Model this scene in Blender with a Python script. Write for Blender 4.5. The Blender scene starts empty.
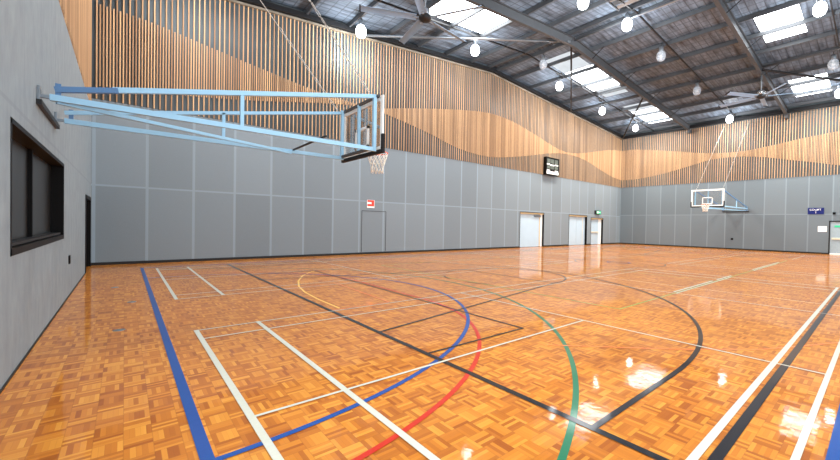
import bpy, math, random
from mathutils import Vector, Matrix
random.seed(4)
C = bpy.context.scene.collection
PI = math.pi

# ------------------------------------------------------------------ dimensions (metres)
XW, XE = -0.78, 34.18          # left wall, far end wall
YA, YS = 16.72, -1.45          # long back wall, line of the near side of the hall
GT = 5.21                      # top of the grey panelling
XR = 16.7                      # ridge
YC = 7.66                      # long axis of the courts
XM = 15.64                     # half-way line
def T(x):                      # height of the top of the slat cladding under the roof
    return 10.85 + (0.0865*(x-XR) if x < XR else -0.068*(x-XR))

# ------------------------------------------------------------------ materials
def new_mat(name):
    m = bpy.data.materials.new(name); m.use_nodes = True
    nt = m.node_tree; b = nt.nodes['Principled BSDF']
    return m, nt, b
def N(nt, typ, **kw):
    n = nt.nodes.new(typ)
    for k, v in kw.items(): setattr(n, k, v)
    return n
def L(nt, a, b): nt.links.new(a, b)
def math_node(nt, op, a, b=None, c=None):
    n = N(nt, 'ShaderNodeMath', operation=op)
    for i, v in enumerate((a, b, c)):
        if v is None: continue
        if isinstance(v, (int, float)): n.inputs[i].default_value = v
        else: L(nt, v, n.inputs[i])
    return n.outputs[0]
def mixc(nt, fac, a, b, mode='MIX'):
    n = N(nt, 'ShaderNodeMix', data_type='RGBA', blend_type=mode)
    if isinstance(fac, (int, float)): n.inputs[0].default_value = fac
    else: L(nt, fac, n.inputs[0])
    for i, v in ((6, a), (7, b)):
        if isinstance(v, tuple): n.inputs[i].default_value = v
        else: L(nt, v, n.inputs[i])
    return n.outputs[2]
def rgb(r, g, b):
    f = lambda c: (c/255/12.92 if c/255 <= .04045 else ((c/255+.055)/1.055)**2.4)
    return (f(r), f(g), f(b), 1)
def simple(name, col, rough=.5, metal=0, noise=0.06, scale=12, emit=None, es=0, spec=.5):
    m, nt, b = new_mat(name)
    tc = N(nt, 'ShaderNodeTexCoord'); nz = N(nt, 'ShaderNodeTexNoise'); nz.inputs['Scale'].default_value = scale
    nz.inputs['Detail'].default_value = 4
    L(nt, tc.outputs['Object'], nz.inputs['Vector'])
    mr = N(nt, 'ShaderNodeMapRange'); mr.inputs[3].default_value = 1-noise*2; mr.inputs[4].default_value = 1+noise*2
    L(nt, nz.outputs[0], mr.inputs[0])
    hv = N(nt, 'ShaderNodeHueSaturation'); hv.inputs['Color'].default_value = col
    L(nt, mr.outputs[0], hv.inputs['Value']); L(nt, hv.outputs[0], b.inputs['Base Color'])
    b.inputs['Roughness'].default_value = rough; b.inputs['Metallic'].default_value = metal
    b.inputs['Specular IOR Level'].default_value = spec
    if emit:
        b.inputs['Emission Color'].default_value = emit; b.inputs['Emission Strength'].default_value = es
    return m

def floor_mat():
    m, nt, b = new_mat('mosaic_parquet')
    tc = N(nt, 'ShaderNodeTexCoord'); sp = N(nt, 'ShaderNodeSeparateXYZ'); L(nt, tc.outputs['Object'], sp.inputs[0])
    S = 0.15
    u = math_node(nt, 'DIVIDE', sp.outputs[0], S); v = math_node(nt, 'DIVIDE', sp.outputs[1], S)
    iu = math_node(nt, 'FLOOR', u); iv = math_node(nt, 'FLOOR', v)
    fu = math_node(nt, 'FRACT', u); fv = math_node(nt, 'FRACT', v)
    ck = math_node(nt, 'MODULO', math_node(nt, 'ADD', math_node(nt, 'ADD', iu, iv), 1000), 2)
    inv = math_node(nt, 'SUBTRACT', 1, ck)
    fm = math_node(nt, 'ADD', math_node(nt, 'MULTIPLY', fu, ck), math_node(nt, 'MULTIPLY', fv, inv))
    fing = math_node(nt, 'FLOOR', math_node(nt, 'MULTIPLY', fm, 5))
    cb = N(nt, 'ShaderNodeCombineXYZ'); L(nt, iu, cb.inputs[0]); L(nt, iv, cb.inputs[1]); L(nt, fing, cb.inputs[2])
    wn = N(nt, 'ShaderNodeTexWhiteNoise'); L(nt, cb.outputs[0], wn.inputs['Vector'])
    cb2 = N(nt, 'ShaderNodeCombineXYZ'); L(nt, iu, cb2.inputs[0]); L(nt, iv, cb2.inputs[1]); cb2.inputs[2].default_value = 77
    wn2 = N(nt, 'ShaderNodeTexWhiteNoise'); L(nt, cb2.outputs[0], wn2.inputs['Vector'])
    t = math_node(nt, 'ADD', math_node(nt, 'MULTIPLY', wn.outputs[0], .72), math_node(nt, 'MULTIPLY', wn2.outputs[0], .28))
    cr = N(nt, 'ShaderNodeValToRGB'); e = cr.color_ramp.elements
    e[0].position = .1; e[0].color = rgb(158, 84, 26)
    e[1].position = .9; e[1].color = rgb(216, 144, 54)
    k = cr.color_ramp.elements.new(.5); k.color = rgb(194, 116, 36)
    L(nt, t, cr.inputs[0])
    # joints between squares
    ed = math_node(nt, 'MINIMUM', math_node(nt, 'MINIMUM', fu, math_node(nt, 'SUBTRACT', 1, fu)), math_node(nt, 'MINIMUM', fv, math_node(nt, 'SUBTRACT', 1, fv)))
    j = math_node(nt, 'LESS_THAN', ed, .02)
    ff = math_node(nt, 'FRACT', math_node(nt, 'MULTIPLY', fm, 5))
    j2 = math_node(nt, 'LESS_THAN', ff, .06)
    jj = math_node(nt, 'MAXIMUM', math_node(nt, 'MULTIPLY', j, .22), math_node(nt, 'MULTIPLY', j2, .2))
    col = mixc(nt, jj, cr.outputs[0], rgb(110, 55, 22))
    nz = N(nt, 'ShaderNodeTexNoise'); nz.inputs['Scale'].default_value = .35; nz.inputs['Detail'].default_value = 3
    L(nt, tc.outputs['Object'], nz.inputs['Vector'])
    mr = N(nt, 'ShaderNodeMapRange'); mr.inputs[1].default_value = .3; mr.inputs[2].default_value = .7; mr.inputs[3].default_value = .9; mr.inputs[4].default_value = 1.1
    L(nt, nz.outputs[0], mr.inputs[0])
    hv = N(nt, 'ShaderNodeHueSaturation'); L(nt, col, hv.inputs['Color']); L(nt, mr.outputs[0], hv.inputs['Value'])
    L(nt, hv.outputs[0], b.inputs['Base Color'])
    b.inputs['Roughness'].default_value = .5; b.inputs['Specular IOR Level'].default_value = .2
    b.inputs['Coat Weight'].default_value = 0.65; b.inputs['Coat Roughness'].default_value = .05
    bn = N(nt, 'ShaderNodeTexNoise'); bn.inputs['Scale'].default_value = 5; bn.inputs['Detail'].default_value = 3
    L(nt, tc.outputs['Object'], bn.inputs['Vector'])
    bu = N(nt, 'ShaderNodeBump'); bu.inputs['Strength'].default_value = .07; bu.inputs['Distance'].default_value = .02
    hsum = math_node(nt, 'ADD', bn.outputs[0], math_node(nt, 'MULTIPLY', wn.outputs[0], .06))
    L(nt, hsum, bu.inputs['Height']); L(nt, bu.outputs[0], b.inputs['Normal']); L(nt, bu.outputs[0], b.inputs['Coat Normal'])
    return m

def panel_mat(name, axis, off, pitch, zseam, base, seam, top=GT, pair=False):
    """grey perforated wall panels with paler joint strips; axis 0 = runs along X, 1 = along Y"""
    m, nt, b = new_mat(name)
    tc = N(nt, 'ShaderNodeTexCoord'); sp = N(nt, 'ShaderNodeSeparateXYZ'); L(nt, tc.outputs['Object'], sp.inputs[0])
    u = math_node(nt, 'DIVIDE', math_node(nt, 'SUBTRACT', sp.outputs[axis], off), pitch)
    f = math_node(nt, 'FRACT', math_node(nt, 'ADD', u, 100)); iu = math_node(nt, 'FLOOR', u)
    d = math_node(nt, 'MULTIPLY', math_node(nt, 'MINIMUM', f, math_node(nt, 'SUBTRACT', 1, f)), pitch)
    s1 = math_node(nt, 'LESS_THAN', d, .038)
    dz = math_node(nt, 'ABSOLUTE', math_node(nt, 'SUBTRACT', sp.outputs[2], zseam))
    s2 = math_node(nt, 'LESS_THAN', dz, .028)
    s = math_node(nt, 'MAXIMUM', s1, s2)
    iz = math_node(nt, 'GREATER_THAN', sp.outputs[2], zseam)
    cb = N(nt, 'ShaderNodeCombineXYZ'); L(nt, iu, cb.inputs[0]); L(nt, iz, cb.inputs[1])
    wn = N(nt, 'ShaderNodeTexWhiteNoise'); L(nt, cb.outputs[0], wn.inputs['Vector'])
    nz = N(nt, 'ShaderNodeTexNoise'); nz.inputs['Scale'].default_value = 60; L(nt, tc.outputs['Object'], nz.inputs['Vector'])
    val = math_node(nt, 'ADD', math_node(nt, 'ADD', .80, math_node(nt, 'MULTIPLY', wn.outputs[0], .2)), math_node(nt, 'MULTIPLY', nz.outputs[0], .2))
    hv = N(nt, 'ShaderNodeHueSaturation'); hv.inputs['Color'].default_value = base; L(nt, val, hv.inputs['Value'])
    col = mixc(nt, math_node(nt, 'MULTIPLY', s, .5), hv.outputs[0], seam)
    L(nt, col, b.inputs['Base Color']); b.inputs['Roughness'].default_value = .75
    b.inputs['Specular IOR Level'].default_value = .25
    return m

def left_wall_mat():
    m, nt, b = new_mat('grey_painted_board')
    tc = N(nt, 'ShaderNodeTexCoord')
    mp = N(nt, 'ShaderNodeMapping'); mp.inputs['Scale'].default_value = (1, 4, 2); L(nt, tc.outputs['Object'], mp.inputs[0])
    nz = N(nt, 'ShaderNodeTexNoise'); nz.inputs['Scale'].default_value = 1.2; nz.inputs['Detail'].default_value = 8; nz.inputs['Roughness'].default_value = .7
    L(nt, mp.outputs[0], nz.inputs['Vector'])
    sp = N(nt, 'ShaderNodeSeparateXYZ'); L(nt, tc.outputs['Object'], sp.inputs[0])
    f = math_node(nt, 'FRACT', math_node(nt, 'DIVIDE', math_node(nt, 'ADD', sp.outputs[1], 50.3), 1.2))
    s1 = math_node(nt, 'LESS_THAN', f, .02)
    s2 = math_node(nt, 'LESS_THAN', math_node(nt, 'ABSOLUTE', math_node(nt, 'SUBTRACT', sp.outputs[2], 2.55)), .02)
    s = math_node(nt, 'MULTIPLY', math_node(nt, 'MAXIMUM', s1, s2), .5)
    cr = N(nt, 'ShaderNodeValToRGB'); e = cr.color_ramp.elements
    e[0].position = .3; e[0].color = rgb(118, 127, 133); e[1].position = .72; e[1].color = rgb(138, 148, 153)
    L(nt, nz.outputs[0], cr.inputs[0])
    col = mixc(nt, s, cr.outputs[0], rgb(112, 120, 126))
    L(nt, col, b.inputs['Base Color']); b.inputs['Roughness'].default_value = .6
    return m

def slat_mat():
    m, nt, b = new_mat('pine_slats')
    tc = N(nt, 'ShaderNodeTexCoord'); sp = N(nt, 'ShaderNodeSeparateXYZ'); L(nt, tc.outputs['Object'], sp.inputs[0])
    k = math_node(nt, 'FLOOR', math_node(nt, 'DIVIDE', math_node(nt, 'ADD', sp.outputs[0], math_node(nt, 'MULTIPLY', sp.outputs[1], 1.0)), .076))
    wn = N(nt, 'ShaderNodeTexWhiteNoise', noise_dimensions='1D'); L(nt, k, wn.inputs['W'])
    cr = N(nt, 'ShaderNodeValToRGB'); e = cr.color_ramp.elements
    e[0].color = rgb(152, 118, 90); e[1].color = rgb(204, 164, 124)
    L(nt, wn.outputs[0], cr.inputs[0])
    mp = N(nt, 'ShaderNodeMapping'); mp.inputs['Scale'].default_value = (20, 20, 1.2); L(nt, tc.outputs['Object'], mp.inputs[0])
    nz = N(nt, 'ShaderNodeTexNoise'); nz.inputs['Scale'].default_value = 3; L(nt, mp.outputs[0], nz.inputs['Vector'])
    mr = N(nt, 'ShaderNodeMapRange'); mr.inputs[3].default_value = .85; mr.inputs[4].default_value = 1.15; L(nt, nz.outputs[0], mr.inputs[0])
    hv = N(nt, 'ShaderNodeHueSaturation'); L(nt, cr.outputs[0], hv.inputs['Color']); L(nt, mr.outputs[0], hv.inputs['Value'])
    L(nt, hv.outputs[0], b.inputs['Base Color']); b.inputs['Roughness'].default_value = .75; b.inputs['Specular IOR Level'].default_value = .2
    return m

def roof_mat():
    m, nt, b = new_mat('foil_insulation_under_mesh')
    tc = N(nt, 'ShaderNodeTexCoord'); sp = N(nt, 'ShaderNodeSeparateXYZ'); L(nt, tc.outputs['Object'], sp.inputs[0])
    gx = math_node(nt, 'FRACT', math_node(nt, 'ADD', math_node(nt, 'DIVIDE', sp.outputs[0], .42), 90))
    gy = math_node(nt, 'FRACT', math_node(nt, 'ADD', math_node(nt, 'DIVIDE', sp.outputs[1], .3), 90))
    g = math_node(nt, 'MAXIMUM', math_node(nt, 'LESS_THAN', gx, .10), math_node(nt, 'LESS_THAN', gy, .14))
    mp = N(nt, 'ShaderNodeMapping'); mp.inputs['Scale'].default_value = (.6, 3.5, 1); L(nt, tc.outputs['Object'], mp.inputs[0])
    nz = N(nt, 'ShaderNodeTexNoise'); nz.inputs['Scale'].default_value = 1.6; nz.inputs['Detail'].default_value = 6; L(nt, mp.outputs[0], nz.inputs['Vector'])
    cr = N(nt, 'ShaderNodeValToRGB'); e = cr.color_ramp.elements
    e[0].position = .3; e[0].color = rgb(56, 64, 73); e[1].position = .7; e[1].color = rgb(112, 125, 140)
    L(nt, nz.outputs[0], cr.inputs[0])
    col = mixc(nt, math_node(nt, 'MULTIPLY', g, .65), cr.outputs[0], rgb(34, 38, 44))
    L(nt, col, b.inputs['Base Color']); b.inputs['Roughness'].default_value = .5
    bu = N(nt, 'ShaderNodeBump'); bu.inputs['Strength'].default_value = .35; bu.inputs['Distance'].default_value = .03
    L(nt, nz.outputs[0], bu.inputs['Height']); L(nt, bu.outputs[0], b.inputs['Normal'])
    return m

def glass_mat(name, tint=(1, 1, 1, 1), gl=.12):
    m = bpy.data.materials.new(name); m.use_nodes = True; nt = m.node_tree; nt.nodes.clear()
    o = N(nt, 'ShaderNodeOutputMaterial'); t = N(nt, 'ShaderNodeBsdfTransparent'); t.inputs[0].default_value = tint
    g = N(nt, 'ShaderNodeBsdfGlossy'); g.inputs['Roughness'].default_value = .05
    mx = N(nt, 'ShaderNodeMixShader'); fr = N(nt, 'ShaderNodeFresnel'); fr.inputs[0].default_value = 1.45
    f2 = math_node(nt, 'ADD', math_node(nt, 'MULTIPLY', fr.outputs[0], .6), gl*.3)
    L(nt, f2, mx.inputs[0]); L(nt, t.outputs[0], mx.inputs[1]); L(nt, g.outputs[0], mx.inputs[2]); L(nt, mx.outputs[0], o.inputs[0])
    return m

def prism_mat():
    m = bpy.data.materials.new('prismatic_globe'); m.use_nodes = True; nt = m.node_tree; nt.nodes.clear()
    o = N(nt, 'ShaderNodeOutputMaterial'); t = N(nt, 'ShaderNodeBsdfTransparent'); t.inputs[0].default_value = (.85, .87, .9, 1)
    g = N(nt, 'ShaderNodeBsdfDiffuse'); g.inputs[0].default_value = rgb(205, 212, 220)
    tc = N(nt, 'ShaderNodeTexCoord'); nz = N(nt, 'ShaderNodeTexNoise'); nz.inputs['Scale'].default_value = 14; L(nt, tc.outputs['Object'], nz.inputs['Vector'])
    mx = N(nt, 'ShaderNodeMixShader'); L(nt, math_node(nt, 'MULTIPLY', nz.outputs[0], .85), mx.inputs[0])
    L(nt, t.outputs[0], mx.inputs[1]); L(nt, g.outputs[0], mx.inputs[2]); L(nt, mx.outputs[0], o.inputs[0])
    return m

def emis(name, col, st):
    m = bpy.data.materials.new(name); m.use_nodes = True; nt = m.node_tree; nt.nodes.clear()
    o = N(nt, 'ShaderNodeOutputMaterial'); e = N(nt, 'ShaderNodeEmission'); e.inputs[0].default_value = col
    tc = N(nt, 'ShaderNodeTexCoord'); nz = N(nt, 'ShaderNodeTexNoise'); nz.inputs['Scale'].default_value = 2; L(nt, tc.outputs['Object'], nz.inputs['Vector'])
    e_s = math_node(nt, 'MULTIPLY', math_node(nt, 'ADD', .85, math_node(nt, 'MULTIPLY', nz.outputs[0], .3)), st)
    L(nt, e_s, e.inputs[1]); L(nt, e.outputs[0], o.inputs[0])
    return m

M = dict(
    floor=floor_mat(),
    panA=panel_mat('grey_perforated_panels', 0, .55, 1.268, 2.53, rgb(123, 132, 138), rgb(150, 166, 177)),
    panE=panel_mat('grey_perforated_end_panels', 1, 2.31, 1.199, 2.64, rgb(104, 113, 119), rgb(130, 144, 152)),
    wallL=left_wall_mat(), slat=slat_mat(), roof=roof_mat(),
    backing=simple('dark_acoustic_backing', rgb(72, 79, 82), .35, 0, .3, .8),
    steel=simple('dark_grey_steel', rgb(62, 64, 67), .5, .0, .08, 3),
    purlin=simple('galvanised_purlin', rgb(66, 69, 73), .45, 0, .1, 4),
    dark=simple('dark_painted_steel', rgb(26, 27, 29), .5),
    cap=simple('patchy_capping', rgb(120, 112, 100), .7, 0, .4, 1.5),  # capping tone varies in patches
    black=simple('black_paint', rgb(10, 10, 11), .5, spec=.2),
    rubber=simple('black_padding', rgb(22, 22, 24), .7),
    blue=simple('pale_blue_paint', rgb(150, 194, 222), .35, 0, .03),
    bluedk=simple('mid_blue_paint', rgb(84, 122, 164), .4, 0, .03),
    white=simple('white_paint', rgb(240, 240, 236), .45, 0, .02),
    zinc=simple('zinc_steel', rgb(150, 158, 166), .3, .8),
    chain=simple('chain_steel', rgb(205, 202, 196), .4, .1, .2, 60),
    orange=simple('orange_rim_paint', rgb(236, 92, 52), .4),
    net=simple('white_net_cord', rgb(246, 242, 230), .8),
    fan=simple('silver_fan_blade', rgb(136, 162, 190), .4, 0),
    chrome=simple('chrome', rgb(210, 214, 218), .15, .9),
    door=simple('pale_blue_door', rgb(176, 196, 210), .4, 0, .03, 2),
    doorw=simple('white_door_edge', rgb(240, 242, 240), .4, 0, .02),
    oak=simple('beige_door_head', rgb(196, 172, 132), .5),
    edoor=simple('grey_door', rgb(150, 166, 174), .4),
    cream=simple('cream_rail', rgb(206, 200, 180), .4),
    cream2=simple('thin_cream_seal', rgb(214, 206, 190), .5),
    navy=simple('navy_sign', rgb(18, 34, 96), .4),
    red=simple('red_sign', rgb(226, 62, 44), .5),
    green=simple('green_sign', rgb(40, 160, 110), .5, emit=rgb(60, 200, 150), es=.5),
    display=simple('grey_display', rgb(84, 92, 86), .4, noise=.3, scale=9),
    winglass=simple('dark_window_glass', rgb(20, 21, 21), .35, 0, .5, 1.5, spec=.8),
    glass=glass_mat('clear_backboard'),
    prism=prism_mat(),
    sky=emis('translucent_skylight', (.93, .97, 1, 1), 13),
    skydim=emis('dim_skylight', (.9, .95, 1, 1), .85),
    lamp=emis('lit_lamp_globe', (.95, .98, 1, 1), 18),
)
def line_mat(name, col):
    m = simple(name, col, .35, 0, .04, 30)
    b = m.node_tree.nodes['Principled BSDF']
    b.inputs['Specular IOR Level'].default_value = .2; b.inputs['Coat Weight'].default_value = .4; b.inputs['Coat Roughness'].default_value = .08
    return m
LM = {k: line_mat(k+'_court_paint', c) for k, c in dict(
    white=rgb(200, 200, 186), black=rgb(26, 28, 34), blue=rgb(20, 72, 142), red=rgb(192, 46, 30),
    green=rgb(34, 110, 78), lime=rgb(120, 156, 66), yellow=rgb(244, 190, 84), peach=rgb(226, 120, 62)).items()}
LM['thin'] = line_mat('pale_court_paint', rgb(238, 206, 160))

# ------------------------------------------------------------------ mesh helpers
class MB:
    def __init__(s): s.v = []; s.f = []; s.smooth = []
    def add(s, vs, fs, sm=False):
        o = len(s.v); s.v += [tuple(v) for v in vs]; s.f += [tuple(i+o for i in f) for f in fs]; s.smooth += [sm]*len(fs)
        return s
    def box(s, a, b):
        x0, y0, z0 = a; x1, y1, z1 = b
        s.add([(x0,y0,z0),(x1,y0,z0),(x1,y1,z0),(x0,y1,z0),(x0,y0,z1),(x1,y0,z1),(x1,y1,z1),(x0,y1,z1)],
              [(0,3,2,1),(4,5,6,7),(0,1,5,4),(1,2,6,5),(2,3,7,6),(3,0,4,7)]); return s
    def bar(s, p, q, w, h, up=(0, 0, 1)):
        """rectangular bar from p to q, w across, h along 'up'"""
        p, q = Vector(p), Vector(q); d = (q-p).normalized(); u = Vector(up)
        r = d.cross(u)
        if r.length < 1e-4: u = Vector((0, 1, 0)); r = d.cross(u)
        r.normalize(); u = r.cross(d).normalized()
        vs = [e + r*w*.5*i + u*h*.5*j for e in (p, q) for i, j in ((-1,-1),(1,-1),(1,1),(-1,1))]
        s.add(vs, [(0,3,2,1),(4,5,6,7),(0,1,5,4),(1,2,6,5),(2,3,7,6),(3,0,4,7)]); return s
    def tube(s, pts, r, n=8, closed=False, r2=None):
        pts = [Vector(p) for p in pts]; k = len(pts); vs = []
        for i, p in enumerate(pts):
            a = pts[(i-1) % k] if (closed or i > 0) else p
            b = pts[(i+1) % k] if (closed or i < k-1) else p
            d = (b-a).normalized(); u = Vector((0, 0, 1)) if abs(d.z) < .9 else Vector((1, 0, 0))
            x = d.cross(u).normalized(); y = x.cross(d)
            rr = r if r2 is None else r+(r2-r)*i/(k-1)
            vs += [p + (x*math.cos(2*PI*j/n)+y*math.sin(2*PI*j/n))*rr for j in range(n)]
        fs = []
        for i in range(k if closed else k-1):
            for j in range(n):
                fs.append((i*n+j, i*n+(j+1) % n, ((i+1) % k)*n+(j+1) % n, ((i+1) % k)*n+j))
        if not closed: fs += [tuple(range(n-1, -1, -1)), tuple((k-1)*n+j for j in range(n))]
        s.add(vs, fs, True); return s
    def lathe(s, prof, c=(0, 0, 0), n=20):
        vs = [(c[0]+r*math.cos(2*PI*j/n), c[1]+r*math.sin(2*PI*j/n), c[2]+z) for r, z in prof for j in range(n)]
        fs = [(i*n+j, i*n+(j+1) % n, (i+1)*n+(j+1) % n, (i+1)*n+j) for i in range(len(prof)-1) for j in range(n)]
        s.add(vs, fs, True); return s
    def quad(s, *p): s.add(p, [tuple(range(len(p)))]); return s
    def build(s, name, mat, parent=None, bevel=0):
        me = bpy.data.meshes.new(name); me.from_pydata(s.v, [], s.f)
        me.polygons.foreach_set('use_smooth', s.smooth); me.materials.append(mat); me.update()
        o = bpy.data.objects.new(name, me); C.objects.link(o)
        if parent: o.parent = parent; o.matrix_parent_inverse = Matrix.Identity(4); o.location = -Vector(parent.location) if parent.type == 'EMPTY' else (0, 0, 0)
        if bevel:
            m = o.modifiers.new('bevel', 'BEVEL'); m.width = bevel; m.segments = 2; m.limit_method = 'ANGLE'
        return o
def ibeam(mb, x0, z0, x1, z1, y, depth, fl, tf=.02, tw=.015):
    """I section along X between (x0,z0) and (x1,z1) (centre heights)"""
    for dz in (depth/2-tf/2, -depth/2+tf/2): mb.bar((x0, y, z0+dz), (x1, y, z1+dz), fl, tf)
    mb.bar((x0, y, z0), (x1, y, z1), tw, depth)
def tag(o, label=None, cat=None, group=None, kind=None):
    if label: o['label'] = label
    if cat: o['category'] = cat
    if group: o['group'] = group
    if kind: o['kind'] = kind
    return o
def empty(name, loc=(0, 0, 0)):
    o = bpy.data.objects.new(name, None); C.objects.link(o); o.location = loc; o.empty_display_size = .2; return o
def copy_tree(o, parent=None):
    c = o.copy(); C.objects.link(c)
    if parent: c.parent = parent
    for ch in [k for k in bpy.data.objects if k.parent == o]: copy_tree(ch, c)
    return c
def struct(o): o['kind'] = 'structure'; return o
def interp(pts, x):
    """Catmull-Rom through (x, z) points"""
    if x <= pts[0][0]: return pts[0][1]
    if x >= pts[-1][0]: return pts[-1][1]
    for i in range(len(pts)-1):
        if pts[i][0] <= x <= pts[i+1][0]:
            x0, z0 = pts[i]; x1, z1 = pts[i+1]; h = x1-x0; t = (x-x0)/h
            def sl(j):
                a = pts[max(j-1, 0)]; b = pts[min(j+1, len(pts)-1)]; return (b[1]-a[1])/(b[0]-a[0])
            m0, m1 = sl(i)*h, sl(i+1)*h
            return (2*t**3-3*t*t+1)*z0+(t**3-2*t*t+t)*m0+(-2*t**3+3*t*t)*z1+(t**3-t*t)*m1

# ------------------------------------------------------------------ floor
mb = MB(); mb.quad((XW-.4, YS-1.5, 0), (XE+.6, YS-1.5, 0), (XE+.6, YA+.6, 0), (XW-.4, YA+.6, 0))
floor = struct(mb.build('floor', M['floor']))

class Lines:
    """flat painted strips on the floor"""
    def __init__(s, z): s.mb = MB(); s.z = z
    def seg(s, x0, y0, x1, y1, w):
        s.z += 6e-6
        d = Vector((x1-x0, y1-y0, 0)); n = Vector((-d.y, d.x, 0)).normalized()*w/2
        a, b = Vector((x0, y0, s.z)), Vector((x1, y1, s.z)); s.mb.quad(a-n, b-n, b+n, a+n); return s
    def rect(s, x0, y0, x1, y1, w):
        h = w/2
        s.seg(x0-h, y0, x1+h, y0, w); s.seg(x0-h, y1, x1+h, y1, w)
        s.seg(x0, y0+h, x0, y1-h, w); s.seg(x1, y0+h, x1, y1-h, w); return s
    def arc(s, cx, cy, r, a0, a1, w, n=64):
        s.z += 6e-6
        a0, a1 = math.radians(a0), math.radians(a1); vs = []; fs = []
        for i in range(n+1):
            a = a0+(a1-a0)*i/n
            for rr in (r-w/2, r+w/2): vs.append((cx+rr*math.cos(a), cy+rr*math.sin(a), s.z))
        for i in range(n): fs.append((2*i, 2*i+1, 2*i+3, 2*i+2))
        s.mb.add(vs, fs); return s
    def done(s, name, mat, label): o = s.mb.build(name, mat, floor); o['label'] = label; return o
MX = lambda x: 2*XM-x
# netball: blue
b = Lines(.0046)
b.rect(.39, .19, MX(.39), 15.13, .075)
for X, a0, a1 in ((.39, -90, 90), (MX(.39), 90, 270)): b.arc(X, YC, 4.87, a0, a1, .055, 90)
b.arc(XM, YC, .45, 0, 360, .05)
b.done('netball_line', LM['blue'], 'blue painted court lines')
b = Lines(.0036)
for X in (10.65, MX(10.65)): b.seg(X, .2, X, 15.1, .03)
b.done('netball_third_line', LM['thin'], 'pale thin cross lines')
# basketball: black
b = Lines(.0050)
BX = 2.585
for X in (BX, MX(BX)): b.seg(X, .71, X, 15.0, .065)
b.seg(BX, .71, MX(BX), .71, .07); b.seg(BX, 14.6, MX(BX), 14.6, .05)
b.seg(XM, .71, XM, 14.6, .05)
for s in (1, -1):
    f = (lambda x: x) if s == 1 else MX
    b.arc(f(BX+1.575), YC, 6.225, -90 if s == 1 else 90, 90 if s == 1 else 270, .055, 110)
    for t in (-1, 1):
        b.seg(f(BX), YC+6.225*t, f(BX+1.575), YC+6.225*t, .055)
        b.seg(f(BX), YC+3.0*t, f(BX+5.8), YC+1.8*t, .05)
    b.seg(f(BX+5.8), YC-1.8, f(BX+5.8), YC+1.8, .045)
    b.arc(f(BX+5.8), YC, 1.8, -90 if s == 1 else 90, 90 if s == 1 else 270, .05, 50)
    for k in range(4):
        a = 90+22+k*44-8
        b.arc(f(BX+5.8), YC, 1.8, (a if s == 1 else 180-a), (a+18 if s == 1 else 180-a-18), .045, 8)
    # narrow rectangle in front of the hoop
    b.seg(f(4.31), 3.52, f(4.31), 11.8, .04); b.seg(f(BX), 3.54, f(4.31), 3.54, .04); b.seg(f(BX), 11.8, f(4.31), 11.8, .04)
b.arc(XM, YC, 1.8, 0, 360, .05)
b.done('basketball_line', LM['black'], 'black painted court lines')
# badminton: white (two courts at each end)
b = Lines(.0056)
for s in (1, -1):
    f = (lambda x: x) if s == 1 else MX
    for t in (1, -1):
        g = (lambda y: y) if t == 1 else (lambda y: 15.15-y)
        x0, x1 = .72, 14.1
        w = .054 if (s == 1) else .05
        yo = 6.24
        for X in (x0, 1.465, 13.36, x1): b.seg(f(X), g(.34), f(X), g(yo+w/2), w)
        for Y, ww in ((.36, .045), (.81, .055), (5.76, .032), (yo, .032)): b.seg(f(x0), g(Y), f(x1), g(Y), ww)
        for X in (5.44, 9.44): b.seg(f(X), g(.36), f(X), g(yo), .032)
        b.seg(f(x0), g(3.225), f(5.44), g(3.225), .034); b.seg(f(9.44), g(3.225), f(x1), g(3.225), .034)
b.done('badminton_line', LM['white'], 'white painted court lines')
# futsal: red
b = Lines(.0041)
for s in (1, -1):
    f = (lambda x: x) if s == 1 else MX
    for t in (1, -1):
        a = (-90, 0) if t == 1 else (90, 0)
        if s == -1: a = (270, 180) if t == 1 else (90, 180)
        b.arc(f(.39), YC-1.47*t, 4.03, a[0], a[1], .05, 60)
    b.seg(f(4.42), YC-1.47, f(4.42), YC+1.47, .05)
b.done('futsal_line', LM['red'], 'red painted court lines')
b = Lines(.0031)
b.seg(BX, 6.33, 3.72, 6.33, .035); b.seg(3.72, 6.33, 3.85, 9.0, .035); b.seg(BX, 9.0, 3.85, 9.0, .035)
b.seg(3.95, 2.85, 5.1, 1.69, .03); b.seg(5.1, 1.69, 5.95, 1.0, .03); b.seg(5.95, 1.0, 7.3, .3, .03)
b.done('tennis_line', LM['peach'], 'faint orange court lines')
# green
b = Lines(.0026)
b.arc(-.55, YC, 6.82, -79, 79, .055, 130); b.arc(MX(-.55), YC, 6.82, 101, 259, .055, 130)
b.done('green_arc', LM['green'], 'dark green painted arcs')
b = Lines(.0021)
b.rect(6.74, 3.26, MX(6.74), 12.06, .035)
for X in (12.64, 18.64): b.seg(X, 3.26, X, 12.06, .03)
b.done('volleyball_line', LM['lime'], 'pale green painted court lines')
b = Lines(.0061)
for x0, x1 in ((9.6, 12.6), (13.0, 14.6), (17.5, 22.9)): b.seg(x0, 3.33, x1, 3.33, .05)
b.done('marking_tape', LM['white'], 'white tape strips along the green line')
b = Lines(.0016)
vs = [(2.78, 6.4), (2.78, 7.4), (2.84, 8.3), (2.98, 9.1), (3.24, 9.95), (3.62, 10.8), (4.0, 11.4), (4.31, 11.75)]
for p, q in zip(vs, vs[1:]): b.seg(*p, *q, .04)
b.done('yellow_arc', LM['yellow'], 'yellow painted arc')
# small round floor socket covers
for i, (x, y, lb) in enumerate(((-.05, 6.9, 'round metal floor socket cover nearest the left wall'), (.1, 9.1, 'round metal floor socket cover left of the blue line'),
                 (-.15, 11.2, 'round metal floor socket cover farthest back at left'))):
    o = MB().lathe([(0, .006), (.05, .006), (.06, .004), (.065, .0)], (0, 0, 0), 24).build('floor_socket_cover', M['zinc']); o.location = (x, y, .0005)
    tag(o, lb, 'floor cover', 'floor socket covers')

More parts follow.
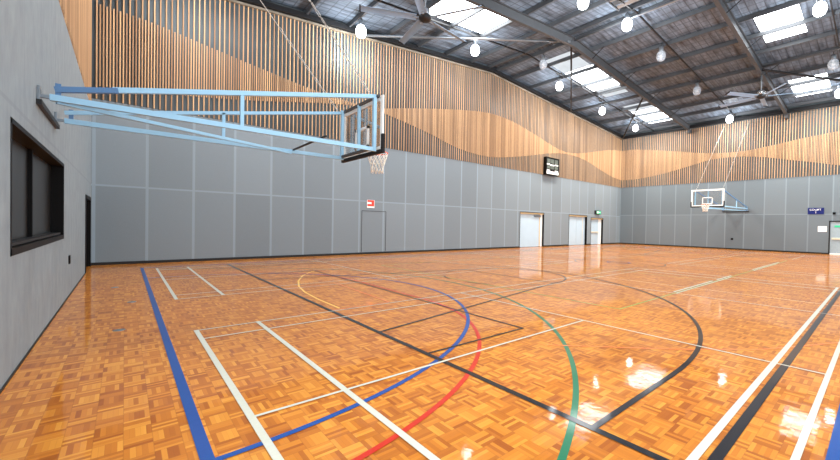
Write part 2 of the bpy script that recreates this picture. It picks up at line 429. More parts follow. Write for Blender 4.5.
# ------------------------------------------------------------------ walls
def wall_mesh(name, mat, axis, pos, u0, u1, z0, z1, holes):
    """rectangular wall in the plane axis=pos with rectangular holes (u0,u1,z0,z1)"""
    us = sorted({u0, u1} | {h[0] for h in holes} | {h[1] for h in holes}); zs = sorted({z0, z1} | {h[2] for h in holes} | {h[3] for h in holes})
    mb = MB(); P = (lambda u, z: (u, pos, z)) if axis == 1 else (lambda u, z: (pos, u, z))
    for i in range(len(us)-1):
        for j in range(len(zs)-1):
            uc, zc = (us[i]+us[i+1])/2, (zs[j]+zs[j+1])/2
            if any(h[0] < uc < h[1] and h[2] < zc < h[3] for h in holes): continue
            mb.quad(P(us[i], zs[j]), P(us[i+1], zs[j]), P(us[i+1], zs[j+1]), P(us[i], zs[j+1]))
    return mb.build(name, mat)
DA = [(19.8, 22.5, 0, 2.45), (25.72, 28.4, 0, 2.45), (29.02, 31.05, 0, 2.3)]
DE = [(-.0, 2.46, 0, 2.2)]
WL = (5.45, 9.6, 1.13, 2.42); DL = (14.45, 16.5, 0, 2.12)
wall_back = struct(wall_mesh('wall_back', M['panA'], 1, YA, XW-.2, XE+.2, 0, GT, DA))
wall_right = struct(wall_mesh('wall_right', M['panE'], 0, XE, YS, YA+.2, 0, GT, DE))
wall_left = struct(wall_mesh('wall_left', M['wallL'], 0, XW, YS, YA+.2, 0, 4.9, [WL, DL]))
# skirtings
def skirt(parent, boxes):
    mb = MB()
    for a, c in boxes: mb.box(a, c)
    mb.build('skirting', M['dark'], parent)
edges = [XW]+[e for d in DA for e in (d[0], d[1])]+[XE]
skirt(wall_back, [((edges[i], YA-.02, 0), (edges[i+1], YA, .09)) for i in range(0, len(edges), 2)])
skirt(wall_right, [((XE-.02, DE[0][1], 0), (XE, YA, .09))])
skirt(wall_left, [((XW, YS, 0), (XW+.012, DL[0], .02))])

# slat cladding: full-height slats, shorter ones between them inside the wave
UPA = [(-.78, 8.17), (.6, 8.05), (2.26, 7.76), (4.26, 7.42), (6.25, 7.12), (8.0, 7.0), (9.16, 7.08), (10.88, 7.45), (13.54, 7.98), (16.3, 8.4), (17.9, 8.42), (19.62, 8.21), (21.82, 7.75), (23.66, 7.36), (25.4, 7.22), (27.84, 7.56), (30.25, 8.07), (32.4, 8.45), (34.2, 8.62)]
LOA = [(-.78, 5.6), (.35, 5.7), (1.98, 5.9), (3.57, 6.15), (5.42, 6.5), (7.15, 6.82), (8.6, 6.93), (9.71, 6.82), (12.18, 6.36), (13.58, 6.0), (15.12, 5.78), (16.81, 5.75), (18.68, 6.0), (20.74, 6.38), (23.2, 6.88), (25.4, 7.1), (27.87, 6.95), (30.32, 6.44), (32.48, 6.05), (34.2, 5.9)]
UPE = [(-1.5, 8.2), (.5, 8.15), (2.09, 8.03), (4.05, 7.81), (5.68, 7.56), (7.16, 7.4), (8.77, 7.44), (10.17, 7.62), (12.05, 8.0), (14.12, 8.38), (15.5, 8.6), (16.87, 8.62)]
LOE = [(-1.5, 5.6), (.5, 5.62), (2.04, 5.8), (3, 6.05), (4.55, 6.43), (6.24, 6.84), (7.78, 7.02), (9.44, 6.98), (10.87, 6.65), (12.81, 6.22), (14.93, 5.92), (16.8, 5.9)]
UPL = [(-1.5, 7.2), (4, 8.0), (9, 9.0), (13, 8.9), (16.8, 8.15)]
LOL = [(-1.5, 5.0), (16.8, 5.0)]
SP, SW, SD = .153, .035, .020
def cladding(parent, axis, pos, sgn, u0, u1, zb, topf, up, lo):
    full = MB(); n = int((u1-u0)/SP)
    for k in range(n+1):
        u = u0+SP*(k+.5)
        if u > u1-.02: break
        for (uu, za, zc) in ((u, zb, topf(u)), (u+SP/2, interp(lo, u+SP/2), interp(up, u+SP/2))):
            if uu > u1-.03 or zc-za < .06: continue
            zc = min(zc, topf(uu))
            a, c = sorted((pos+sgn*.05, pos+sgn*(.05+SD)))
            if axis == 1: full.box((uu-SW/2, a, za), (uu+SW/2, c, zc))
            else: full.box((a, uu-SW/2, za), (c, uu+SW/2, zc))
    return full.build('slat_cladding', M['slat'], parent)
cladding(wall_back, 1, YA, -1, XW+.04, XE-.04, GT, T, UPA, LOA)
cladding(wall_right, 0, XE, -1, YS, YA-.03, GT, lambda y: T(XE), UPE, LOE)
cladding(wall_left, 0, XW-.06, 1, YS, YA-.1, 4.9, lambda y: T(XW), UPL, LOL)
# backing behind the slats up to the roof sheet
n = 40; mb = MB()
for i in range(n):
    x0 = XW+(XE-XW)*i/n; x1 = XW+(XE-XW)*(i+1)/n
    mb.quad((x0, YA, GT), (x1, YA, GT), (x1, YA, T(x1)+.6), (x0, YA, T(x0)+.6))
mb.build('cladding_backing', M['backing'], wall_back)
MB().quad((XE, YS, GT), (XE, YA, GT), (XE, YA, T(XE)+.6), (XE, YS, T(XE)+.6)).build('cladding_backing', M['backing'], wall_right)
MB().quad((XW-.05, YS, 4.9), (XW-.05, YA, 4.9), (XW-.05, YA, T(XW)+.6), (XW-.05, YS, T(XW)+.6)).build('cladding_backing', M['backing'], wall_left)
# thin pale capping strip along the top of the slats on the back wall
mb = MB()
for x0, x1 in ((XW, XR), (XR, XE)): mb.bar((x0, YA-.06, T(x0)+.03), (x1, YA-.06, T(x1)+.03), .14, .08)
mb.build('capping_strip', M['cap'], wall_back)

# ------------------------------------------------------------------ doors, window
RD = .22
def door_on_back(name, d, leaf_split, style):
    x0, x1, z0, z1 = d; yb = YA+RD
    root = struct(empty(name, ((x0+x1)/2, YA, 0)))
    mb = MB()   # reveals, thin frame
    mb.box((x1-.03, YA-.015, 0), (x1, yb, z1)); mb.box((x0, YA-.015, 0), (x0+.03, yb, z1)); mb.box((x0, YA-.015, z1-.03), (x1, YA+.02, z1))
    mb.build('frame', M['black'], root)
    MB().box((x0+.03, YA+.02, z1-.12), (x1-.03, yb, z1-.03)).build('door_head', M['oak'], root)
    if style == 0:
        lf = MB().box((x0+.03, yb-.06, .02), (x1-.36, yb, z1-.12)).build('sliding_leaf', M['door'], root)
        MB().box((x1-.36, yb-.05, .02), (x1-.25, yb, z1-.12)).build('leaf_edge', M['oak'], root)
        MB().box((x1-.25, yb-.09, .02), (x1-.03, yb, z1-.12)).build('side_panel', M['doorw'], root)
        MB().box((x1-1.0, yb-.16, z1-.3), (x1-.3, yb-.06, z1-.18)).build('door_closer', M['zinc'], root)
    elif style == 1:
        MB().box((x0+.03, yb-.05, .02), ((x0+x1)/2-.01, yb, z1-.12)).build('leaf', M['door'], root)
        MB().box(((x0+x1)/2+.01, yb-.05, .02), (x1-.03, yb, z1-.12)).build('leaf', M['door'], root)
        MB().box((x1-.45, yb-.07, .02), (x1-.41, yb-.05, z1-.12)).build('seal_strip', M['cream2'], root)
    else:
        lf = MB().box((x0+.03, yb-.05, .02), (x1-.5, yb, z1-.12)).build('leaf', M['door'], root)
        MB().box((x0+.1, yb-.13, 1.02), (x1-.55, yb-.05, 1.12)).build('push_bar', M['cream'], root)
        MB().box((x1-.5, yb-.07, .02), (x1-.03, yb, z1-.12)).build('side_panel', M['doorw'], root)
    MB().quad((x0-.05, YA+RD+.01, 0), (x1+.05, YA+RD+.01, 0), (x1+.05, YA+RD+.01, z1+.1), (x0-.05, YA+RD+.01, z1+.1)).build('back_panel', M['dark'], root)
door_on_back('door_2', DA[0], 0, 0); door_on_back('door_3', DA[1], 0, 1); door_on_back('door_4', DA[2], 0, 2)
# door in the end wall
y0, y1, z1 = DE[0][0], DE[0][1], DE[0][3]
root = struct(empty('door_5', (XE, (y0+y1)/2, 0)))
MB().box((XE-.02, y1-.06, 0), (XE+.12, y1, z1)).box((XE-.02, y0, 0), (XE+.12, y0+.06, z1)).box((XE-.02, y0, z1-.06), (XE+.12, y1, z1)).build('frame', M['dark'], root)
for ya, yb in ((y0+.06, 1.22), (1.24, y1-.06)):
    lf = MB().box((XE+.04, ya, .1), (XE+.09, yb, z1-.06)).build('leaf', M['edoor'], root)
    MB().box((XE-.04, ya+.08, .98), (XE+.04, yb-.08, 1.1)).build('push_bar', M['cream'], lf)
MB().box((XE+.0, y0+.06, 0.002), (XE+.09, y1-.06, .09)).build('kick_rail', M['white'], root)
MB().box((XE+.02, 1.9, 1.78), (XE+.04, 2.2, 1.9)).build('door_sticker', M['green'], root)
MB().box((XE+.1, y0-.05, 0), (XE+.13, y1+.05, z1+.05)).build('back_panel', M['dark'], root)
# black door in the left wall
root = struct(empty('door_1', (XW, 15.4, 0)))
MB().box((XW-.12, DL[0], 0), (XW+.015, DL[0]+.1, DL[3])).box((XW-.12, DL[1]-.1, 0), (XW+.015, DL[1], DL[3])).box((XW-.12, DL[0], DL[3]-.1), (XW+.015, DL[1], DL[3])).build('frame', M['black'], root)
lf = MB().box((XW-.12, DL[0]+.1, .01), (XW-.07, DL[1]-.1, DL[3]-.1)).build('leaf', M['black'], root)
MB().tube([(XW-.07, 14.7, 1.0), (XW-.03, 14.7, 1.0), (XW-.03, 14.85, 1.0)], .012).build('handle', M['zinc'], lf)
# window in the left wall
y0, y1, z0, z1 = WL; d = .16
win = struct(empty('window_1', (XW, (y0+y1)/2, z0)))
MB().box((XW-d, y0, z0), (XW+.004, y0+.05, z1)).box((XW-d, y1-.05, z0), (XW+.004, y1, z1)).box((XW-d, y0, z1-.05), (XW+.004, y1, z1)).box((XW-d, y0, z0), (XW+.004, y1, z0+.07)).build('window_frame', M['black'], win)
MB().box((XW-d, (y0+y1)/2-.03, z0), (XW-d+.05, (y0+y1)/2+.03, z1)).build('mullion', M['black'], win)
MB().box((XW-d+.0, y0+.09, z0+.08), (XW-.03, y1-.09, z0+.11)).build('window_sill', M['dark'], win)
for a, c in ((y0+.09, (y0+y1)/2-.03), ((y0+y1)/2+.03, y1-.09)):
    MB().box((XW-d, a-.05, z0+.03), (XW-d+.01, c+.05, z1-.02)).build('pane', M['winglass'], win)

# small things on the walls
def text(name, body, size, mat, parent, loc, rot, ext=.004):
    cu = bpy.data.curves.new(name, 'FONT'); cu.body = body; cu.size = size; cu.extrude = ext; cu.align_x = 'CENTER'; cu.align_y = 'CENTER'
    cu.materials.append(mat); o = bpy.data.objects.new(name, cu); C.objects.link(o); o.parent = parent
    dg = bpy.context.evaluated_depsgraph_get(); dg.update(); me = bpy.data.meshes.new_from_object(o.evaluated_get(dg)); bpy.data.objects.remove(o)
    me.materials.clear(); me.materials.append(mat); o = bpy.data.objects.new(name, me); C.objects.link(o); o.parent = parent
    o.location = Vector(loc)-Vector(parent.location); o.rotation_euler = rot; return o
RX = (PI/2, 0, 0); RE = (PI/2, 0, -PI/2)
s = empty('court_sign', (XE-.01, 3.13, 2.86))
MB().box((XE-.03, 2.72, 2.64), (XE-.002, 3.53, 3.07)).build('sign_board', M['navy'], s, .004)
text('lettering', 'COURT', .17, M['white'], s, (XE-.032, 3.15, 2.93), RE); text('numeral', '2', .15, M['white'], s, (XE-.032, 3.13, 2.76), RE)
tag(s, 'dark blue sign with white lettering high on the far end wall', 'sign')
s = MB().box((XE-.012, 2.56, 1.47), (XE-.001, 3.0, 1.84)).build('notice', M['white']); tag(s, 'blank looking white notice beside the grey end wall door', 'notice')
s = MB().box((XE-.06, 2.16, 2.62), (XE-.001, 2.3, 2.76)).build('alarm_sounder', M['black']); tag(s, 'small black wall box above the grey end wall door', 'wall box')
s = MB().box((XE-.03, 7.74, .72), (XE-.001, 7.9, .86)).build('power_socket', M['black'], None, .005); tag(s, 'small black power socket low on the far end wall', 'socket')
s = MB().box((XW+.001, 10.35, .62), (XW+.02, 10.5, .78)).build('power_socket', M['black'], None, .005); tag(s, 'small black power socket under the dark left wall window', 'socket')
s = empty('fire_sign', (8.73, YA-.01, 2.4))
MB().box((8.54, YA-.02, 2.22), (8.93, YA-.002, 2.60)).build('sign_board', M['white'], s)
MB().box((8.56, YA-.024, 2.50), (8.91, YA-.02, 2.59)).box((8.56, YA-.024, 2.3), (8.91, YA-.02, 2.40)).box((8.78, YA-.024, 2.40), (8.91, YA-.02, 2.5)).build('red_print', M['red'], s)
tag(s, 'small red and white fire sign on the grey back wall', 'sign')
s = empty('fire_cabinet', (8.9, YA, .9)); x0, x1, z0, z1 = 8.28, 9.58, .12, 2.08
for a, c in (((x0, YA-.012, z0), (x0+.02, YA-.001, z1)), ((x1-.02, YA-.012, z0), (x1, YA-.001, z1)), ((x0, YA-.012, z1-.02), (x1, YA-.001, z1))): MB().box(a, c).build('door_edge', M['steel'], s)
tag(s, 'flush cabinet door in the grey panels below the fire sign', 'cabinet')
s = empty('exit_sign', (29.9, YA-.05, 2.75))
MB().box((29.55, YA-.14, 2.6), (30.4, YA-.002, 2.92)).build('housing', M['dark'], s, .01)
MB().box((29.68, YA-.15, 2.63), (30.38, YA-.14, 2.89)).build('face', M['green'], s)
MB().box((29.72, YA-.156, 2.68), (29.98, YA-.15, 2.85)).box((30.0, YA-.156, 2.74), (30.28, YA-.15, 2.79)).build('symbol', M['white'], s)
tag(s, 'small green and white exit sign above the narrow back wall door', 'exit sign')

# scoreboard
x0, x1, z0, z1 = 22.15, 23.75, 5.2, 6.47; yf = YA-.34
s = empty('scoreboard', ((x0+x1)/2, YA-.2, z0))
MB().box((x0, yf, z0), (x1, YA-.115, z1)).build('case', M['black'], s, .01)
for i, xa in enumerate((.13, .57, 1.04)):
    MB().box((x0+xa, yf-.01, z1-.42), (x0+xa+.38, yf, z1-.12)).build('digit_display', M['display'], s)
    MB().box((x0+xa, yf-.01, z1-.83), (x0+xa+.38, yf, z1-.6)).build('digit_display', M['display'], s)
for xa, xb, za in ((.1, .46, .48), (1.06, 1.46, .48), (.1, .46, .92), (1.06, 1.46, .92), (.5, 1.0, .52)):
    MB().box((x0+xa, yf-.012, z1-za-.07), (x0+xb, yf-.002, z1-za+.02)).build('name_plate', M['white'], s)
MB().box((x0+.08, yf-.012, z0+.07), (x1-.08, yf-.002, z0+.27)).build('name_strip', M['white'], s)
tag(s, 'black electronic scoreboard with white name strips on the slatted back wall', 'scoreboard')

# ------------------------------------------------------------------ roof
SH = .48
mb = MB(); NS = 24
SKY = [(9.45, 13.25, 11.85, 13.75, 'sky'), (20.35, 23.8, 11.85, 13.75, 'sky'), (18.2, 20.35, 11.95, 13.75, 'skydim'), (23.8, 25.2, 11.95, 13.6, 'skydim'), (29.1, 32.45, 11.5, 13.5, 'sky'), (27.6, 29.1, 11.7, 13.5, 'skydim'),
       (20.55, 23.6, 2.65, 4.2, 'sky'), (29.3, 32.4, 2.4, 4.1, 'sky'), (9.45, 12.6, 2.65, 4.2, 'sky'), (.8, 4.0, 11.9, 13.7, 'sky')]
xs = sorted({XW-.2, XR, XE+.2} | {v for k in SKY for v in k[:2]}); ys = sorted({YS-.3, YA+.3} | {v for k in SKY for v in k[2:4]})
for i in range(len(xs)-1):
    for j in range(len(ys)-1):
        xc, yc = (xs[i]+xs[i+1])/2, (ys[j]+ys[j+1])/2
        if any(k[0] < xc < k[1] and k[2] < yc < k[3] for k in SKY): continue
        a, c = xs[i], xs[i+1]
        mb.quad((a, ys[j], T(a)+SH), (a, ys[j+1], T(a)+SH), (c, ys[j+1], T(c)+SH), (c, ys[j], T(c)+SH))
ceiling = struct(mb.build('ceiling', M['roof']))
for k in SKY:
    a, c, p, q, mt = k
    o = MB().quad((a, p, T(a)+SH+.01), (a, q, T(a)+SH+.01), (c, q, T(c)+SH+.01), (c, p, T(c)+SH+.01)).build('skylight', M[mt], ceiling)
    o['label'] = 'bright translucent skylight strip' if mt == 'sky' else 'dimmer translucent skylight strip'
# rafters
raf = [(10.9, 'dark grey steel rafter crossing the roof nearest the back wall, fan hung below it'), (4.75, 'dark grey steel rafter crossing the roof at upper right, second fan below it'), (-1.2, 'dark grey steel rafter on the near side of the roof')]
for y, lb in raf:
    mb = MB(); zc = .02
    ibeam(mb, XW+.02, T(XW)+zc, XR, T(XR)+zc, y, .44, .17); ibeam(mb, XR, T(XR)+zc, XE-.14, T(XE-.14)+zc, y, .44, .17)
    # haunch at the far eave
    mb.box((XE-.55, y-.08, T(XE)-.38), (XE-.14, y+.08, T(XE)-.05))
    o = mb.build('roof_rafter', M['steel']); tag(o, lb, 'roof beam', 'steel rafters')
mb = MB()
for x0, x1 in ((XW+.02, XR), (XR, XE-.02)):
    mb.bar((x0, YA-.2, T(x0)+.2), (x1, YA-.2, T(x1)+.2), .14, .2)
o = mb.build('end_rafter', M['dark']); tag(o, 'long dark steel beam above the slats of the back wall', 'roof beam')
mb = MB().box((XE-.3, YS, T(XE)+.03), (XE-.13, YA-.28, T(XE)+.26)); o = mb.build('eave_beam', M['dark']); tag(o, 'dark steel eave beam above the far end wall slats', 'roof beam')
# purlins: C sections running towards the back wall
px = [16.35, 17.05]
k = 17.05+1.5
while k < XE-.5: px.append(k); k += 1.86
k = 16.35-1.5
while k > XW+.5: px.append(k); k -= 1.86
me0 = None
for x in px:
    if me0 is None:
        mb = MB(); y0, y1 = YS-.2, YA-.02
        mb.box((-.004, y0, -.1), (.004, y1, .1)); mb.box((-.004, y0, .092), (.07, y1, .1)); mb.box((-.004, y0, -.1), (.07, y1, -.092)); mb.box((.062, y0, -.1), (.07, y1, -.078))
        o = mb.build('roof_purlin', M['purlin']); me0 = o
    else: o = me0.copy(); C.objects.link(o)
    o.location = (x, 0, T(x)+SH-.125)
    tag(o, 'thin galvanised purlin running under the dark roof sheeting', 'purlin', 'roof purlins')
# bridging lines across the purlins
for y, lb in ((13.72, 'thin dark bridging rod line across the purlins, back bay'), (7.68, 'thin dark bridging rod line across the purlins, middle bay'), (1.68, 'thin dark bridging rod line across the purlins, front bay')):
    mb = MB()
    for x0, x1 in ((XW+.1, XR), (XR, XE-.1)): mb.bar((x0, y, T(x0)+.26), (x1, y, T(x1)+.26), .05, .07)
    o = mb.build('purlin_bridging', M['dark']); tag(o, lb, 'roof rod')
# bracing tubes in the roof plane
def tube_thing(name, p, q, r, mat, label, group=None, cat='brace'):
    o = MB().tube([p, q], r, 10).build(name, mat); tag(o, label, cat, group); return o
BR = [((16.45, 10.85), (8.0, 16.4), .055, 'zinc', 'silver diagonal brace tube between the nearer rafter and the back wall'),
      ((16.7, 10.95), (25.2, 16.4), .05, 'dark', 'thin dark brace rod crossing in front of the middle skylight'),
      ((25.3, 10.95), (33.7, 16.4), .06, 'dark', 'thin dark brace rod running into the far corner of the roof'),
      ((25.5, 4.65), (33.7, -1.1), .06, 'dark', 'dark brace tube at upper right beyond the second fan')]
for (x0, y0), (x1, y1), r, mt, lb in BR:
    tube_thing('brace_tube', (x0, y0, T(x0)-.05), (x1, y1, T(x1)-.0), r, M[mt], lb)
for x, y0, y1, lb in ((25.3, 10.95, 16.4, 'strut tube beside the middle skylight by the back wall'), (25.4, YS, 4.65, 'strut tube over the front bay at upper right'), (16.75, 4.85, 10.8, 'pale ridge strut tube in the middle bay')):
    tube_thing('strut_tube', (x, y0, T(x)+.08), (x, y1, T(x)+.08), .045, M['zinc'] if 'pale' in lb else M['steel'], lb)
# fly braces: short diagonal struts from rafter to purlin
fb = None
for y in (10.9, 4.75):
    for x in (18.55, 22.27, 25.99, 29.71):
        o = MB().bar((0, .05, -.18), (0, .75, .28), .03, .03).build('fly_brace', M['dark']) if fb is None else fb.copy()
        if fb is None: fb = o
        else: C.objects.link(o)
        o.location = (x, y, T(x)); o.rotation_euler = (0, 0, PI)
        tag(o, 'short dark fly brace angled between rafter and purlin', 'brace', 'fly braces')
# roof vent with louvres near the ridge
s = empty('roof_vent', (15.2, 7.3, T(15.2)))
for k in range(5):
    MB().bar((14.3+k*.34, 6.3, T(15)+.3), (14.3+k*.34, 8.0, T(15)+.3), .16, .02, (0.5, 0, 1)).build('louvre', M['zinc'] if k % 2 == 0 else M['steel'], s)
for yv in (6.25, 8.05): MB().bar((14.1, yv, T(15)+.3), (15.9, yv, T(15)+.3), .05, .1).build('vent_rail', M['steel'], s)
tag(s, 'pale louvred vent under the roof ridge', 'vent')

# ------------------------------------------------------------------ high-bay lights, added fill lights
def high_bay(lit):
    root = empty('high_bay_light')
    MB().lathe([(0, .42), (.1, .42), (.11, .38), (.11, .24), (.08, .2), (0, .2)], n=16).build('ballast', M['zinc'], root)
    MB().tube([(0, 0, .42), (0, 0, .62)], .015, 8).build('hanger', M['dark'], root)
    prof = [(.08, .2), (.14, .17), (.195, .08), (.215, -.04), (.205, -.16), (.16, -.26), (.08, -.31), (0, -.33)]
    MB().lathe(prof, n=24).build('globe', M['lamp'] if lit else M['prism'], root)
    if not lit:
        MB().lathe([(0, .1), (.05, .08), (.06, -.02), (.04, -.12), (0, -.14)], n=12).build('bulb', M['white'], root)
    MB().tube([(.218*math.cos(a*PI/12), .218*math.sin(a*PI/12), -.04) for a in range(24)], .01, 6, True).build('rim', M['zinc'], root)
    return root
HB = [((7.45, 15.35, 9.75), 1, 'lit high-bay lamp beside the big fan near the back wall'),
      ((12.93, 14.06, 10.3), 1, 'lit high-bay lamp below the nearest skylight'),
      ((20.17, 14.02, 10.38), 1, 'lit high-bay lamp between vertical brace rod and middle skylight'),
      ((25.6, 14.05, 10.0), 1, 'lit high-bay lamp past the middle skylight near the back wall'),
      ((31.0, 14.02, 9.76), 1, 'lit high-bay lamp closest to the far corner'),
      ((16.5, 7.96, 10.6), 1, 'lit high-bay lamp beside the roof vent in the middle bay'),
      ((13.1, 8.1, 10.28), 1, 'lit high-bay lamp at the top edge near the ridge'),
      ((20.3, 1.93, 10.36), 1, 'lit high-bay lamp beside the upper right skylight'),
      ((32.3, 7.75, 9.55), 1, 'lit high-bay lamp over the far hoop by the end wall'),
      ((30.9, 1.95, 9.66), 1, 'lit high-bay lamp at the right edge beside the last skylight'),
      ((17.25, 13.1, 10.6), 0, 'unlit clear globe lamp next to the back bay brace'),
      ((20.3, 7.95, 10.4), 0, 'unlit clear globe lamp in the middle bay, nearer one'),
      ((25.85, 7.95, 10.02), 0, 'unlit clear globe lamp in the middle bay, farther one'),
      ((26.3, 1.93, 9.98), 0, 'unlit clear globe lamp at the right edge past the rafter')]
proto = {}
for loc, lit, lb in HB:
    if lit not in proto: proto[lit] = high_bay(lit); o = proto[lit]
    else: o = copy_tree(proto[lit])
    o.location = loc; tag(o, lb, 'ceiling light', 'high-bay lights')
def lamp(kind, loc, power, size=.3, col=(.94, .975, 1), rot=(0, 0, 0), sy=None):
    ld = bpy.data.lights.new('lamp', kind); ld.energy = power; ld.color = col
    if kind == 'POINT': ld.shadow_soft_size = size
    else:
        ld.size = size
        if sy: ld.shape = 'RECTANGLE'; ld.size_y = sy
    o = bpy.data.objects.new('lamp_or_fill_light', ld); C.objects.link(o); o.location = loc; o.rotation_euler = rot; o.visible_glossy = False; return o
for loc, lit, lb in HB:
    if lit: lamp('POINT', (loc[0], loc[1], loc[2]-.6), 560, .3)
for loc in ((1.8, 14, 9.0), (2, 8, 9.1), (7.4, 8, 9.5), (2, 2, 9.1), (7.4, 2, 9.5), (12.9, 2, 10)): lamp('POINT', loc, 430, .3)
lamp('AREA', (17, -2.6, 3.2), 1300, 30, col=(.86, .94, 1), rot=(PI/2+.35, 0, 0), sy=3)  # wide cool fill light added on the open near side for the roof
lamp('AREA', (-.6, 1.2, 5.2), 600, 3, rot=(0, -PI/2+.25, 0))  # unseen fill light added by the left wall to brighten the backboard

for x, y in ((21.5, 12.8), (30.8, 12.5), (22.1, 3.4), (30.8, 3.3)): lamp('AREA', (x, y, T(x)-.1), 640, 1.7, col=(1, .94, .8))

# ------------------------------------------------------------------ ceiling fans
def ceiling_fan(hub, ztop, phase, label):
    root = empty('ceiling_fan', hub); x, y, z = hub
    MB().tube([(x, y, z+.3), (x, y, ztop)], .035, 12).build('drop_rod', M['zinc'], root)
    MB().lathe([(0, .34), (.1, .34), (.17, .28), (.19, .16), (.17, .08), (0, .08)], hub, 24).build('motor', M['chrome'], root)
    MB().lathe([(0, .08), (.2, .08), (.22, .03), (.2, -.06), (.1, -.11), (0, -.12)], hub, 24).build('hub', M['dark'], root)
    for k in range(5):
        a = math.radians(phase+72*k); d = Vector((math.cos(a), math.sin(a), 0)); c = Vector(hub)
        w = Vector((-d.y, d.x, 0))*math.cos(.3)+Vector((0, 0, 1))*math.sin(.3); nn = d.cross(w)
        mb = MB(); prof = []
        for t in (-1, -.6, -.2, .2, .6, 1): prof.append((t*.13, .018*(1-t*t)))
        ring = [(u, h+.006) for u, h in prof]+[(u, h-.006) for u, h in reversed(prof)]
        vs = [c+d*r+w*u*(1 if r < 1 else .92)+nn*h for r in (.3, 2.15) for u, h in ring]; m = len(ring)
        mb.add(vs, [(i, (i+1) % m, m+(i+1) % m, m+i) for i in range(m)]+[tuple(range(m-1, -1, -1)), tuple(range(m, 2*m))])
        bl = mb.build('blade', M['fan'], root)
        mb = MB(); mb.bar(c+d*.12, c+d*.42, .07, .02); mb.build('blade_bracket', M['chrome'], bl).location = (0, 0, 0)
        mb = MB(); mb.add([c+d*r+w*u*1.03+nn*h for r in (2.13, 2.17) for u, h in ((-.13, -.02), (.13, -.02), (.13, .03), (-.13, .03))], [(0,3,2,1),(4,5,6,7),(0,1,5,4),(1,2,6,5),(2,3,7,6),(3,0,4,7)])
        mb.build('end_cap', M['dark'], bl).location = (0, 0, 0)
    tag(root, label, 'ceiling fan', 'large ceiling fans')
ceiling_fan((7.62, 10.88, 8.6), T(7.62)-.2, 8, 'large five blade ceiling fan near the top, closest to the back wall lamp')
ceiling_fan((25.8, 4.75, 8.85), T(25.8)-.2, 4.5, 'small looking distant ceiling fan hanging above the far hoop side')

